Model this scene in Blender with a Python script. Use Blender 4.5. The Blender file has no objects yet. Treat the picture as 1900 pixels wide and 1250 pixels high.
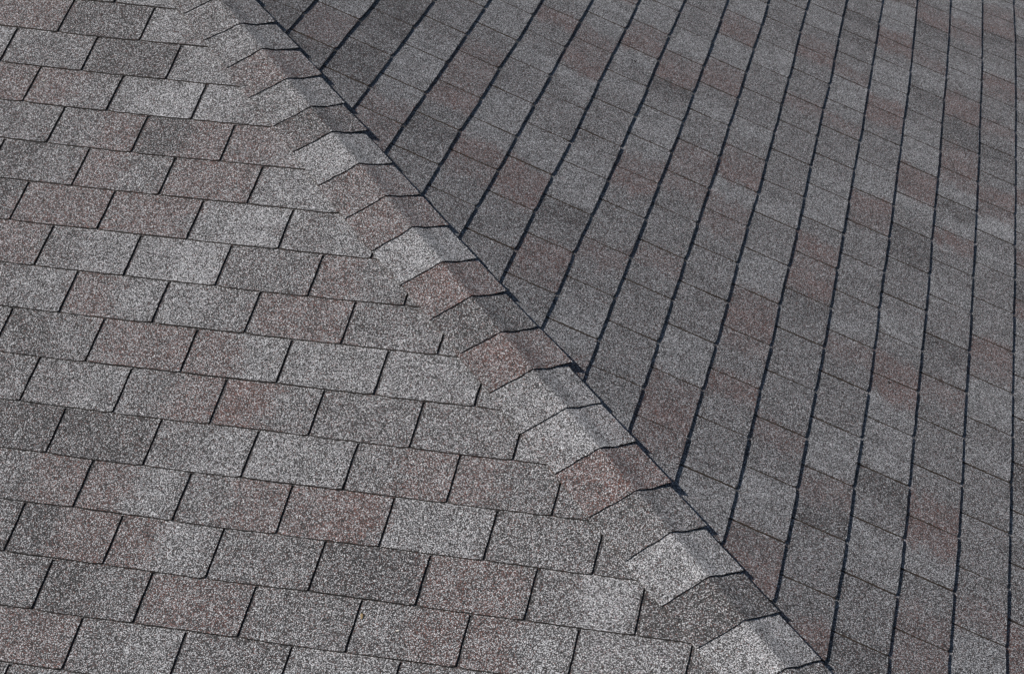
import bpy, math, random
from mathutils import Vector, Matrix
random.seed(11)
R_ = random.random
C = bpy.context.scene.collection

# ------------------------------------------------------------------ measures
M = 0.30                                    # one tab width in metres
def V(*a): return Vector(a)
uL = V(1.0, 0.0, 0.0); dL = V(0.0, -0.914555, -0.404461); nL = V(0.0, -0.404461, 0.914555)
oR = V(2.976006, 0.812491, -0.243618)
uR = V(0.03501, -0.999387, 0.0); dR = V(0.919756, 0.032221, -0.391166); nR = V(0.390927, 0.013695, 0.92032)
HIP = V(0.701461, -0.65181, -0.288262); P0 = V(1.234802, 1.111475, 0.491548)
pL = V(-0.7127074, -0.6415253, -0.2837137); pR = V(0.5959264, 0.7582584, -0.2644164)
r, sR = 0.57064, 1.01303
CAM = V(11.237851, -22.213947, 7.964082) * M
RM = [[0.970812, 0.239807, -0.004194], [-0.105697, 0.44346, 0.89004], [0.215298, -0.863618, 0.455863]]

# ------------------------------------------------------------------ camera
cd = bpy.data.cameras.new('camera'); cam = bpy.data.objects.new('camera', cd); C.objects.link(cam)
m4 = Matrix(RM).transposed().to_4x4(); m4.translation = CAM; cam.matrix_world = m4
cd.lens = 76.11; cd.sensor_width = 36; cd.clip_start = 0.05; cd.clip_end = 3000
bpy.context.scene.camera = cam

# ------------------------------------------------------------------ light
EL, AZ = math.radians(44), math.radians(199)          # sun height; AZ = direction the light comes from, from +x towards +y
sdir = V(math.cos(EL) * math.cos(AZ), math.cos(EL) * math.sin(AZ), math.sin(EL))
w = bpy.data.worlds.new('World'); bpy.context.scene.world = w; w.use_nodes = True
nt = w.node_tree; bg = nt.nodes['Background']; sky = nt.nodes.new('ShaderNodeTexSky')
sky.sky_type = 'NISHITA'; sky.sun_disc = False; sky.sun_elevation = EL
sky.sun_rotation = math.atan2(sdir.x, sdir.y)
nt.links.new(sky.outputs[0], bg.inputs[0]); bg.inputs[1].default_value = 0.055
sd = bpy.data.lights.new('sun', 'SUN'); sd.energy = 4.8; sd.angle = math.radians(0.5); sd.color = (1, 0.97, 0.94)
so = bpy.data.objects.new('sun', sd); C.objects.link(so); so.rotation_euler = sdir.to_track_quat('Z', 'Y').to_euler()
so.location = (0, 0, 8)
vs = bpy.context.scene.view_settings
vs.view_transform = 'Standard'; vs.look = 'None'; vs.exposure = 0.0; vs.gamma = 1; vs.use_curve_mapping = False

# ------------------------------------------------------------------ materials
def granule_material(name, attr=True, dark=False):
    m = bpy.data.materials.new(name); m.use_nodes = True; t = m.node_tree; N, L = t.nodes, t.links
    b = N['Principled BSDF']
    def node(k, **kw):
        n = N.new(k)
        for a, v in kw.items(): setattr(n, a, v)
        return n
    def math_(op, a, c=None, d=None):
        n = node('ShaderNodeMath', operation=op)
        for i, x in enumerate((a, c, d)):
            if x is None: continue
            if hasattr(x, 'links') or hasattr(x, 'is_linked'): L.new(x, n.inputs[i])
            else: n.inputs[i].default_value = x
        return n.outputs[0]
    tc = node('ShaderNodeTexCoord')
    vo = node('ShaderNodeTexVoronoi', feature='F1'); vo.inputs['Scale'].default_value = 530
    L.new(tc.outputs['Object'], vo.inputs['Vector'])
    sep = node('ShaderNodeSeparateColor'); L.new(vo.outputs['Color'], sep.inputs[0])
    a, bb, c = sep.outputs
    n1 = node('ShaderNodeTexNoise'); n1.inputs['Scale'].default_value = 14; n1.inputs['Detail'].default_value = 4
    L.new(tc.outputs['Object'], n1.inputs['Vector'])
    n2 = node('ShaderNodeTexNoise'); n2.inputs['Scale'].default_value = 90; n2.inputs['Detail'].default_value = 3
    L.new(tc.outputs['Object'], n2.inputs['Vector'])
    if attr:
        at = node('ShaderNodeAttribute', attribute_name='tone')
        s2 = node('ShaderNodeSeparateColor'); L.new(at.outputs['Color'], s2.inputs[0])
        rf, wf, df = s2.outputs
    else:
        rf = wf = df = None
    if dark:
        wv, rv = 0.05, 0.06
    blot = math_('ADD', math_('MULTIPLY_ADD', n1.outputs['Fac'], 1.1, -0.55), math_('MULTIPLY_ADD', n2.outputs['Fac'], 0.6, -0.3))
    if not dark:
        wv = math_('MULTIPLY', wf, math_('ADD', blot, 1.0))
        rv = math_('MULTIPLY', rf, math_('ADD', math_('MULTIPLY', blot, 0.8), 1.0))
    iswhite = math_('GREATER_THAN', a, math_('SUBTRACT', 1.0, wv))
    isred = math_('LESS_THAN', a, rv)
    # grey-black granules
    g = math_('MULTIPLY_ADD', math_('POWER', c, 2.0), 0.15, 0.012)
    if not dark: g = math_('MULTIPLY', g, df)
    comb = node('ShaderNodeCombineColor')
    for i, k in enumerate((1.0, 0.955, 0.95)): L.new(math_('MULTIPLY', g, k), comb.inputs[i])
    mx = node('ShaderNodeMix', data_type='RGBA'); L.new(isred, mx.inputs[0]); L.new(comb.outputs[0], mx.inputs[6])
    rr = node('ShaderNodeMix', data_type='RGBA'); L.new(c, rr.inputs[0])
    rr.inputs[6].default_value = (0.07, 0.03, 0.025, 1); rr.inputs[7].default_value = (0.30, 0.16, 0.135, 1)
    L.new(rr.outputs[2], mx.inputs[7])
    ww = node('ShaderNodeMix', data_type='RGBA'); L.new(bb, ww.inputs[0])
    ww.inputs[6].default_value = (0.36, 0.36, 0.375, 1); ww.inputs[7].default_value = (0.84, 0.83, 0.83, 1)
    my = node('ShaderNodeMix', data_type='RGBA'); L.new(iswhite, my.inputs[0]); L.new(mx.outputs[2], my.inputs[6]); L.new(ww.outputs[2], my.inputs[7])
    L.new(my.outputs[2], b.inputs['Base Color'])
    b.inputs['Diffuse Roughness'].default_value = 0.4; b.inputs['Roughness'].default_value = 0.85; b.inputs['Specular IOR Level'].default_value = 0.3
    # each granule is a small bump
    inv = math_('MULTIPLY', vo.outputs['Distance'], -1.0)
    bu = node('ShaderNodeBump'); bu.inputs['Strength'].default_value = 1.0; bu.inputs['Distance'].default_value = 0.0012
    L.new(inv, bu.inputs['Height'])
    b2 = node('ShaderNodeBump'); b2.inputs['Strength'].default_value = 0.5; b2.inputs['Distance'].default_value = 0.004
    L.new(n2.outputs['Fac'], b2.inputs['Height']); L.new(b2.outputs[0], bu.inputs['Normal'])
    L.new(bu.outputs[0], b.inputs['Normal'])
    return m
def plain(name, col, rough=0.8, scale=60, amt=0.35):
    m = bpy.data.materials.new(name); m.use_nodes = True; t = m.node_tree; N, L = t.nodes, t.links; b = N['Principled BSDF']
    n = N.new('ShaderNodeTexNoise'); n.inputs['Scale'].default_value = scale; n.inputs['Detail'].default_value = 5
    tc = N.new('ShaderNodeTexCoord'); L.new(tc.outputs['Object'], n.inputs['Vector'])
    x = N.new('ShaderNodeMix'); x.data_type = 'RGBA'; L.new(n.outputs['Fac'], x.inputs[0])
    x.inputs[6].default_value = tuple(c * (1 - amt) for c in col) + (1,); x.inputs[7].default_value = tuple(c * (1 + amt) for c in col) + (1,)
    L.new(x.outputs[2], b.inputs['Base Color']); b.inputs['Roughness'].default_value = rough
    b.inputs['Specular IOR Level'].default_value = 0.2
    return m
MG = granule_material('granule_surface')
MH = granule_material('headlap_granules', attr=False, dark=True)
MA = plain('asphalt_edge', (0.018, 0.016, 0.015), 0.9, 300)
MB = plain('asphalt_edge_brown', (0.08, 0.06, 0.045), 0.9, 240, 0.6)
MC = plain('pale_butt_edge', (0.17, 0.14, 0.115), 0.9, 240, 0.7)  # lighter brown edge colour for the front slope's butts, keeps their lines faint
MW = plain('sheathing_wood', (0.30, 0.21, 0.13), 0.8, 30)
MS = plain('dark_speck', (0.015, 0.013, 0.012), 0.7, 300)
ML = plain('dry_leaf', (0.24, 0.17, 0.09), 0.7, 200)
MP = plain('pale_pebble', (0.62, 0.58, 0.52), 0.8, 200)

# ------------------------------------------------------------------ warp of the courses (as laid, a little uneven)
WL = ((4, 8), (5.0, 8.0), [(0, 0), (0, 1), (0, 2), (0, 3), (1, 0), (1, 1), (1, 2), (2, 0), (2, 1), (3, 0)], [[0.0035, 0.0173], [-0.0113, -0.0121], [0.0025, 0.0211], [0.0098, -0.0413], [0.0049, -0.0002], [-0.0119, -0.0711], [-0.0057, 0.0109], [-0.0123, -0.077], [0.0148, 0.0445], [0.0051, 0.0601]])
WR = ((-2, 9), (9.0, 8.0), [(0, 0), (0, 1), (0, 2), (0, 3), (0, 4), (1, 0), (1, 1), (1, 2), (1, 3), (2, 0), (2, 1), (2, 2), (3, 0), (3, 1), (4, 0)], [[-0.0219, 0.0062], [0.003, 0.0405], [-0.07, 0.0126], [0.0023, -0.0379], [0.0093, -0.0229], [0.0585, 0.025], [-0.0989, 0.0083], [0.1233, -0.0244], [0.0125, -0.0556], [0.1718, -0.0202], [-0.0846, 0.0154], [-0.042, -0.0113], [-0.2284, -0.0143], [0.1391, 0.0174], [0.0234, -0.0554]])
def warp(side, u, v):
    c, s, ex, co = WL if side == 'L' else WR
    a = max(-1.15, min(1.15, (u - c[0]) / s[0])); b = max(-1.1, min(1.1, (v - c[1]) / s[1]))
    du = dv = 0
    for (i, j), k in zip(ex, co):
        t = a ** i * b ** j; du += t * k[0]; dv += t * k[1]
    return u + du, v + dv
def snoise(x, seed):
    i = math.floor(x); f = x - i; f = f * f * (3 - 2 * f)
    def hh(n): return math.sin((n * 12.9898 + seed * 78.233)) * 43758.5453 % 1
    return hh(i) * (1 - f) + hh(i + 1) * f - 0.5
def hip_u(side, v):                                    # where the course meets the hip
    if side == 'L':
        A = (dL * (r * v)) - P0; return -(A.dot(pL)) / uL.dot(pL)
    A = oR + dR * (sR * r * v) - P0; return -(A.dot(pR)) / (uR.dot(pR) * sR)
def pt(side, u, v, hgt):                               # lattice -> world metres; hgt in metres
    if side == 'L':
        u2, v2 = warp(side, u, v); P = uL * u2 + dL * (r * v2); n = nL; w_ = (P - P0).dot(pL); p_ = pL
    else:
        u2, v2 = warp(side, u, v); P = oR + uR * (sR * u2) + dR * (sR * r * v2); n = nR; w_ = (P - P0).dot(pR); p_ = pR
    if w_ < 0.03: P = P + p_ * (0.03 - w_)
    return P * M + n * hgt

# ------------------------------------------------------------------ tones, cell by cell (half a tab each)
PAL = {'w': (0.02, .34, 1.2), 'l': (0.03, .26, 1.1), 'm': (0.06, .20, 1.0), 'd': (0.06, .14, 0.85), 'r': (0.22, .17, .95), 'R': (0.33, .145, .9), 'p': (0.13, .26, 1.0)}
TL = {0: (-.5, 'rrddlm'), 1: (-1, 'llmmddll'), 2: (-.5, 'rrrmlwlm'), 3: (0, 'mmmrdrrp'), 4: (.5, 'dmrmrrllm'), 5: (0, 'ddrrrrlwmll'),
      6: (.5, 'rrmllwmmrmm'), 7: (1, 'mlrllmrrmmll'), 8: (.5, 'mmdmrrrllllll'), 9: (1, 'dmmlmrRmmmmml'), 10: (1.5, 'ddddmlllmrrmmd'),
      11: (2, 'mrrlmrrRllmmml'), 12: (1.5, 'mmdrrlmmddrrmwd'), 13: (2, 'mmdmrrmmmrrlllm'), 14: (2.5, 'rrmlmmllmllmll'), 15: (2.5, 'mmllmrrmll')}
TR = {1: (-1.5, 'mlrrdm'), 2: (-2, 'dddmddmm'), 3: (-2.5, 'mmmllllrrr'), 4: (-4, 'llllmrrrRmdmmm'), 5: (-4.5, 'lmRmmlmmlllRrmmm'),
      6: (-5, 'lllrrRlmmmllRRmmmm'), 7: (-6.5, 'llllrRlmlmmmmllldmRrml'), 8: (-7, 'mmmmllrRdmlllrRmmmrmmllr'), 9: (-7.5, 'llrRllrRmlmmrrrmmmrmmmmmml'),
      10: (-9, 'mmmmmmllmmmmlmrRlrrmmmmmllrRrm'), 11: (-9.5, 'mmllmrRmmmrmmmmmmlmmllrRrmRmmmll'), 12: (-10, 'mmdmdmmrlllrmmmlllmRrRdmmmmmrmllrR'),
      13: (-10.5, 'lllRRmlllRRmmmllRrmmmmmlrmmmllrdmmmR'), 14: (-11, 'rRdmmrlldmmlllRRlmddmmmlmRRllldmllmmdm'), 15: (-12.5, 'lllrrmmllmRRddrRrldlRmmlmmdmrmmmmRRlmrrr'),
      16: (-12, 'rRdmmlRrmmrmdmmRrwmlmmmmRrllmlmmmmmrll')}
cellrnd = {}
def cell(side, k, i):
    T = TL if side == 'L' else TR
    if k in T:
        u0, s = T[k]; j = i - round(u0 * 2)
        if 0 <= j < len(s): return PAL[s[j]]
    key = (side, k, i)
    if key not in cellrnd: cellrnd[key] = PAL[random.choice('mmmlldrrmRdl')]
    return cellrnd[key]
def tone(side, k, u, v):
    x = u * 2 + 0.5 * snoise(v * 5 + k * 7, 3) + 0.25 * snoise(v * 17 + k * 7, 9)
    i = math.floor(x - .5); f = x - .5 - i
    f = max(0, min(1, (f - .5) / .5 + .5)); f = f * f * (3 - 2 * f)
    a, b = cell(side, k, i), cell(side, k, i + 1)
    return tuple(p * (1 - f) + q * f for p, q in zip(a, b))

# ------------------------------------------------------------------ mesh helper
class MBd:
    def __init__(s): s.v = []; s.f = []; s.m = []; s.c = []; s.sm = []
    def vert(s, p, c=(0.1, .3, 1)): s.v.append(p); s.c.append(c); return len(s.v) - 1
    def face(s, idx, m=0, smooth=True):
        if len(set(idx)) < 3: return
        s.f.append(idx); s.m.append(m); s.sm.append(smooth)
    def build(s, name, mats, parent=None):
        me = bpy.data.meshes.new(name); me.from_pydata([tuple(p) for p in s.v], [], s.f)
        for m in mats: me.materials.append(m)
        me.polygons.foreach_set('material_index', s.m); me.polygons.foreach_set('use_smooth', s.sm)
        ca = me.color_attributes.new('tone', 'FLOAT_COLOR', 'POINT')
        ca.data.foreach_set('color', [x for c in s.c for x in (c[0], c[1], c[2], 1.0)])
        me.update(); o = bpy.data.objects.new(name, me); C.objects.link(o)
        if parent:
            o.parent = parent; o.matrix_parent_inverse = parent.matrix_world.inverted()
        return o

T = 0.0048                                             # shingle thickness
SLOT = 0.0098 / M; SLOTR = 0.0078 / M                                      # cut-out width in tab widths
def course(side, k, umin, umax):
    """one course: headlap band tucked under the course above + tabs v in (k, k+1)"""
    b = MBd(); n0 = k if side == 'L' else k + 1
    off = (0.5 if n0 % 2 == 0 else 0.0) if side == 'L' else (0.0 if n0 % 2 == 0 else 0.5)
    seed = k * 3.7 + (100 if side == 'R' else 0)
    tk = k if side == 'L' else k + 1
    def hip_lim(u, v):
        hu = hip_u(side, v)
        return min(u, hu) if side == 'L' else max(min(u, hu), -99)
    # both sides: the course runs towards growing u until it meets the hip
    def clampu(u, v): return min(u, hip_u(side, v) + 0.02)
    # headlap band (top surface only has thickness gap below the tabs above)
    nv = 4; step = 0.25; uu = []
    x = umin
    while x < umax: uu.append(x); x += step
    uu.append(umax)
    rows = []
    for j in range(nv + 1):
        v = k - 1.08 + 1.10 * j / nv
        rows.append([b.vert(pt(side, clampu(u, v), v, T * (v - k) - 0.0001), (0.05, .1, .7)) for u in uu])
    # extend the band beneath the tabs (the slots show the course below instead), so stop just past k
    for j in range(nv):
        for i in range(len(uu) - 1): b.face([rows[j][i], rows[j + 1][i], rows[j + 1][i + 1], rows[j][i + 1]], 1)
    # tabs
    n = math.floor(umin - off); jit = {}
    def slot(i):
        if i not in jit: jit[i] = ((R_() - .5) * 0.02, (R_() - .5) * 0.010, (SLOT if side == 'L' else SLOTR) * (0.75 + 0.5 * R_()))
        return jit[i]
    while n + off < umax:
        ua, ub = n + off, n + off + 1; ja, jb = slot(n), slot(n + 1)
        n += 1
        if ua < umin or hip_u(side, k + 1) < ua - 0.1 and hip_u(side, k) < ua: 
            if ua < umin: continue
            if max(hip_u(side, k), hip_u(side, k + 1)) < ua: continue
        NU, NV = 16, 9
        lift = 0.0012 * R_() ** 2 + 0.0004 + (0.0014 * R_() if R_() < .25 else 0); lift2 = 0.0012 * R_() ** 2 + 0.0004
        top, bot = [], []
        curl = (R_() - .5) * 0.012
        for j in range(NV + 1):
            fv = j / NV; rt, rb = [], []
            for i in range(NU + 1):
                fu = i / NU
                ea = ua + ja[0] + ja[1] * fv + ja[2] / 2 + (0.0035 * snoise(fv * 13 + 5 * n, seed) + 0.006 * snoise(fv * 3 + n, seed + 5))
                eb = ub + jb[0] + jb[1] * fv - jb[2] / 2 + (0.0035 * snoise(fv * 13 + 9 * n + 3, seed + 1) + 0.006 * snoise(fv * 3 + n + .5, seed + 6))
                u = ea + (eb - ea) * fu
                v = k + fv
                if j == NV: v += 0.010 * snoise(u * 14, seed + 2) + 0.006 * snoise(u * 45, seed + 4) + 0.03 * snoise(u * .9, seed + 8)
                if j == 0: v -= 0.0
                u = clampu(u, v)
                if j == NV and i in (0, NU): v -= 0.02          # slightly rounded tab corners
                edge = (lift * (1 - fu) + lift2 * fu) * fv ** 2
                h = T * fv + edge
                c = tone(side, tk, u, v)
                rt.append(b.vert(pt(side, u, v, h), c)); rb.append(b.vert(pt(side, u, v, h - T * 0.93 ), c))
            top.append(rt); bot.append(rb)
        if (b.v[top[-1][0]] - b.v[top[-1][-1]]).length < 1e-4 and (b.v[top[0][0]] - b.v[top[0][-1]]).length < 1e-4: continue
        for j in range(NV):
            for i in range(NU):
                b.face([top[j][i], top[j + 1][i], top[j + 1][i + 1], top[j][i + 1]], 0)
        def wall(A, B, m):                                    # own vertices so the edge stays crisp
            a2 = [b.vert(b.v[q].copy(), b.c[q]) for q in A]; b2 = [b.vert(b.v[q].copy(), b.c[q]) for q in B]
            for i in range(len(A) - 1): b.face([a2[i], b2[i], b2[i + 1], a2[i + 1]], m, False)
        wall(top[-1], bot[-1], 4 if side == 'L' else 2)
        wall([t[0] for t in top][::-1], [t[0] for t in bot][::-1], 3)
        wall([t[-1] for t in top], [t[-1] for t in bot], 3)
    return b

# ------------------------------------------------------------------ the roof
roof = bpy.data.objects.new('hip_roof', None); C.objects.link(roof)
roof.location = (P0 + HIP * 8) * M - V(0, 0, 0.12); roof.empty_display_size = 0.3
roof['label'] = 'grey and reddish asphalt shingle roof, two slopes meeting at a capped hip'
roof['category'] = 'roof'; roof['kind'] = 'thing'
bpy.context.view_layer.update()

def deck(side, umin, umax, kmin, kmax, label):
    b = MBd(); tp, bt = [], []
    nn = kmax - kmin
    for j in range(nn + 1):
        v = kmin + j; hu = min(umax, hip_u(side, v))
        tp.append([b.vert(pt(side, u, v, -0.0105)) for u in (umin, (umin + hu) / 2, hu)])
        bt.append([b.vert(pt(side, u, v, -0.022)) for u in (umin, (umin + hu) / 2, hu)])
    for j in range(nn):
        for i in range(2):
            b.face([tp[j][i], tp[j + 1][i], tp[j + 1][i + 1], tp[j][i + 1]], 0, False)
            b.face([bt[j][i + 1], bt[j + 1][i + 1], bt[j + 1][i], bt[j][i]], 0, False)
        b.face([tp[j][0], bt[j][0], bt[j + 1][0], tp[j + 1][0]], 0, False)
        b.face([tp[j][2], tp[j + 1][2], bt[j + 1][2], bt[j][2]], 0, False)
    b.face([tp[0][0], tp[0][1], tp[0][2], bt[0][2], bt[0][1], bt[0][0]], 0, False)
    b.face([bt[-1][0], bt[-1][1], bt[-1][2], tp[-1][2], tp[-1][1], tp[-1][0]], 0, False)
    o = b.build('roof_slope', [MW], roof); o['label'] = label
    return o
def fill_side(side, kmin, kmax, umin, umax, label):
    o = deck(side, umin, umax, kmin, kmax, label)
    for k in range(kmin, kmax):
        course(side, k, umin, umax).build('shingle_course', [MG, MH, MA, MB, MC], o)
fill_side('L', -4, 20, -7, 14, 'front slope with level courses left of the hip')
fill_side('R', -5, 20, -19, 13, 'side slope with dark shadow lines right of the hip')

# ------------------------------------------------------------------ hip caps
CAPS = [(1.358, 0.430, 1.36, 1.37, -0.49), (1.904, 0.455, 1.940, 1.941, -0.486), (2.481, 0.451, 2.464, 2.493, -0.495), (3.061, 0.471, 3.065, 3.031, -0.511),
        (3.618, 0.459, 3.625, 3.601, -0.486), (4.099, 0.472, 4.108, 4.150, -0.454), (4.705, 0.489, 4.704, 4.744, -0.425), (5.293, 0.486, 5.285, 5.324, -0.439),
        (5.857, 0.491, 5.840, 5.870, -0.463), (6.434, 0.487, 6.433, 6.446, -0.449), (7.008, 0.470, 7.004, 7.007, -0.473), (7.553, 0.458, 7.582, 7.581, -0.470),
        (8.146, 0.477, 8.165, 8.160, -0.520), (8.740, 0.496, 8.749, 8.757, -0.464), (9.324, 0.487, 9.328, 9.344, -0.458), (9.922, 0.482, 9.932, 9.934, -0.462),
        (10.510, 0.491, 10.501, 10.525, -0.448), (11.085, 0.499, 11.086, 11.113, -0.427), (11.628, 0.479, 11.636, 11.641, -0.434), (12.22, 0.48, 12.230, 12.243, -0.437)]
CT = 'mmlrldwrrwRdRlwRmwdwm'
for i in range(1, 4): CAPS.insert(0, (1.358 - .578 * i, .47, 1.36 - .578 * i, 1.37 - .578 * i, -.47))
for i in range(1, 7): CAPS.append((12.22 + .583 * i, .48, 12.23 + .583 * i, 12.243 + .583 * i, -.45))
CT = 'rml' + CT + 'lrmdl'
CAPT = 0.0034
BASE = 0.0060
def cap_profile(wq, s, rt, sd):
    """lateral coordinate (+ on the left slope, - on the right slope) -> point on the cap's underside, no thickness"""
    base = P0 + HIP * (s + 0.035)
    cs = 0.037 if wq >= 0 else 0.037 * max(0, 1 + wq / 0.30) ** 1.3
    if wq >= 0:
        hgt = BASE + 0.0045 * math.exp(-(wq / 0.09) ** 2)
        if wq > 0.33: hgt -= 0.0022 * ((wq - 0.33) / 0.15)
        return (base + pL * (wq + cs)) * M + nL.lerp((nL + nR).normalized(), max(0, 1 - wq / 0.05)).normalized() * hgt
    a = -wq * (1 - 0.17 * min(1, -wq / .45))
    hgt = BASE + 0.0045 * math.exp(-(a / 0.10) ** 2) + rt * max(0, (a - .12) / .30) ** 1.5
    hgt -= 0.0015 * math.exp(-((a - .17) / .07) ** 2)
    return (base + pR * a + pL * cs) * M + nR.lerp((nL + nR).normalized(), max(0, 1 - a / 0.05)).normalized() * hgt
for ci in range(1, len(CAPS)):
    lo, up = CAPS[ci], CAPS[ci - 1]; b = MBd(); sd = ci * 1.7
    letter = CT[min(ci, len(CT) - 1)]
    pa = PAL[letter]; pb = PAL[random.choice('mmldr')]
    wl = lo[1] + (R_() - .5) * .01; wr = lo[4]
    tws = (R_() - .5) * 0.02
    ws = [wl, wl * .93, wl * .8, wl * .62, wl * .45, .16, .10, .06, .03, .012, 0.0, -.015, -.035, -.06, -.10, -.15, -.2, wr * .55, wr * .7, wr * .85, wr * .95, wr]
    NVc = 10; top = []; bot = []
    rt_end = 0.009 + 0.009 * R_()
    for j in range(NVc + 1):
        g = j / NVc; rt_, rb_ = [], []
        for q, wq in enumerate(ws):
            f = (wq / wl) if wq > 0 else 0; f2 = (wq / wr) if wq < 0 else 0
            s_lo = lo[2] * (1 - max(f, f2)) + (lo[0] if wq > 0 else lo[3]) * max(f, f2)
            s_up = up[2] * (1 - max(f, f2)) + (up[0] if wq > 0 else up[3]) * max(f, f2) - 0.12
            s = s_up + (s_lo - s_up) * g
            if j == NVc: s += 0.010 * snoise(wq * 18, sd) + 0.006 * snoise(wq * 60, sd + 2)
            ww = wq
            if q == 0 or q == len(ws) - 1: ww += 0.006 * snoise(g * 5, sd + 4) + 0.004 * snoise(g * 17, sd + 6)
            ww += tws * (g - .5) * (1 if q in (0, len(ws) - 1) else 0)
            vis = max(0, (g - 0.17) / 0.83)
            p = cap_profile(ww, s, rt_end * (0.55 + 0.45 * g), sd)
            n = nL if wq > 0.03 else (nR if wq < -0.03 else (nL + nR).normalized())
            h = CAPT * 1.02 * vis + CAPT - (0.0015 if g < .17 else 0)
            mixf = max(0, min(1, .5 + .5 * math.sin(wq * 7 + sd * 3 + s * 2)))
            c = tuple(x * (1 - .35 * mixf) + y * .35 * mixf for x, y in zip(pa, pb))
            rt_.append(b.vert(p + n * h, c)); rb_.append(b.vert(p + n * (h - CAPT * .95), c))
        top.append(rt_); bot.append(rb_)
    for j in range(NVc):
        for i in range(len(ws) - 1):
            b.face([top[j][i], top[j + 1][i], top[j + 1][i + 1], top[j][i + 1]], 0)
            b.face([bot[j][i + 1], bot[j + 1][i + 1], bot[j + 1][i], bot[j][i]], 2)
    def wall(A, B, m):
        a2 = [b.vert(b.v[q].copy(), b.c[q]) for q in A]; b2 = [b.vert(b.v[q].copy(), b.c[q]) for q in B]
        for i in range(len(A) - 1): b.face([a2[i], b2[i], b2[i + 1], a2[i + 1]], m, False)
    wall(top[-1], bot[-1], 2); wall([t[0] for t in top][::-1], [t[0] for t in bot][::-1], 3); wall([t[-1] for t in top], [t[-1] for t in bot], 2)
    o = b.build('hip_cap_shingle', [MG, MH, MA, MB], roof)
    if letter in 'rR': o['label'] = 'reddish brown cap shingle bent over the hip'
    elif letter in 'wl': o['label'] = 'pale grey cap shingle bent over the hip'
    elif letter == 'd': o['label'] = 'dark grey cap shingle bent over the hip'

# ------------------------------------------------------------------ bits lying on the roof
def bit(name, side, u, v, size, mat, label, cat, flat=0.5, n=9, group=None):
    b = MBd(); ce = pt(side, u, v, T * 0.5 + 0.001); e1 = uL if side == 'L' else uR; e2 = dL if side == 'L' else dR; nn = nL if side == 'L' else nR
    ang = R_() * 6; a1 = e1 * math.cos(ang) + e2 * math.sin(ang); a2 = nn.cross(a1); rings = []
    for lv, (rad, hh) in enumerate(((.75, 0), (1.0, .35), (.8, .75), (.35, 1.0))):
        rings.append([b.vert(ce + a1 * (size * rad * math.cos(t) * (0.8 + .4 * R_())) + a2 * (size * .5 * rad * math.sin(t) * (.8 + .4 * R_())) + nn * (size * flat * hh)) for t in [q * 2 * math.pi / n for q in range(n)]])
    for a, c in zip(rings, rings[1:]):
        for i in range(n): b.face([a[i], a[(i + 1) % n], c[(i + 1) % n], c[i]], 0)
    b.face(rings[-1], 0); b.face(rings[0][::-1], 0)
    o = b.build(name, [mat]); o['label'] = label; o['category'] = cat
    if group: o['group'] = group
    return o
G = 'small bits of debris on the side slope'
bit('debris_fragment', 'R', -.434, 3.403 + 1, .0062, MS, 'tiny dark fragment on a pale tab near the upper end of the hip', 'debris', group=G)
bit('debris_fragment', 'R', -3.106, 6.537, .0062, MS, 'tiny dark fragment at the top of the side slope, middle of a blue grey tab', 'debris', group=G)
bit('debris_fragment', 'R', 2.086, 13.408, .0065, MS, 'tiny dark fragment on a reddish tab far right of the hip', 'debris', group=G)
bit('debris_fragment', 'R', -.128, 6.771, .0042, MS, 'smallest dark fragment, on a light tab two courses below the upper one', 'debris', group=G)
bit('pebble', 'L', .619, 2.391, .005, MP, 'pale pebble on a reddish tab at the upper left of the front slope', 'pebble')
bit('leaf_fragment', 'L', 6.04, 13.311, .010, ML, 'tan leaf fragment caught beside a dark cut-out low on the front slope', 'leaf', flat=.2)
bit('pebble', 'L', 6.403, 13.488, .0055, MP, 'pale pebble low on the front slope right of the leaf fragment', 'pebble')
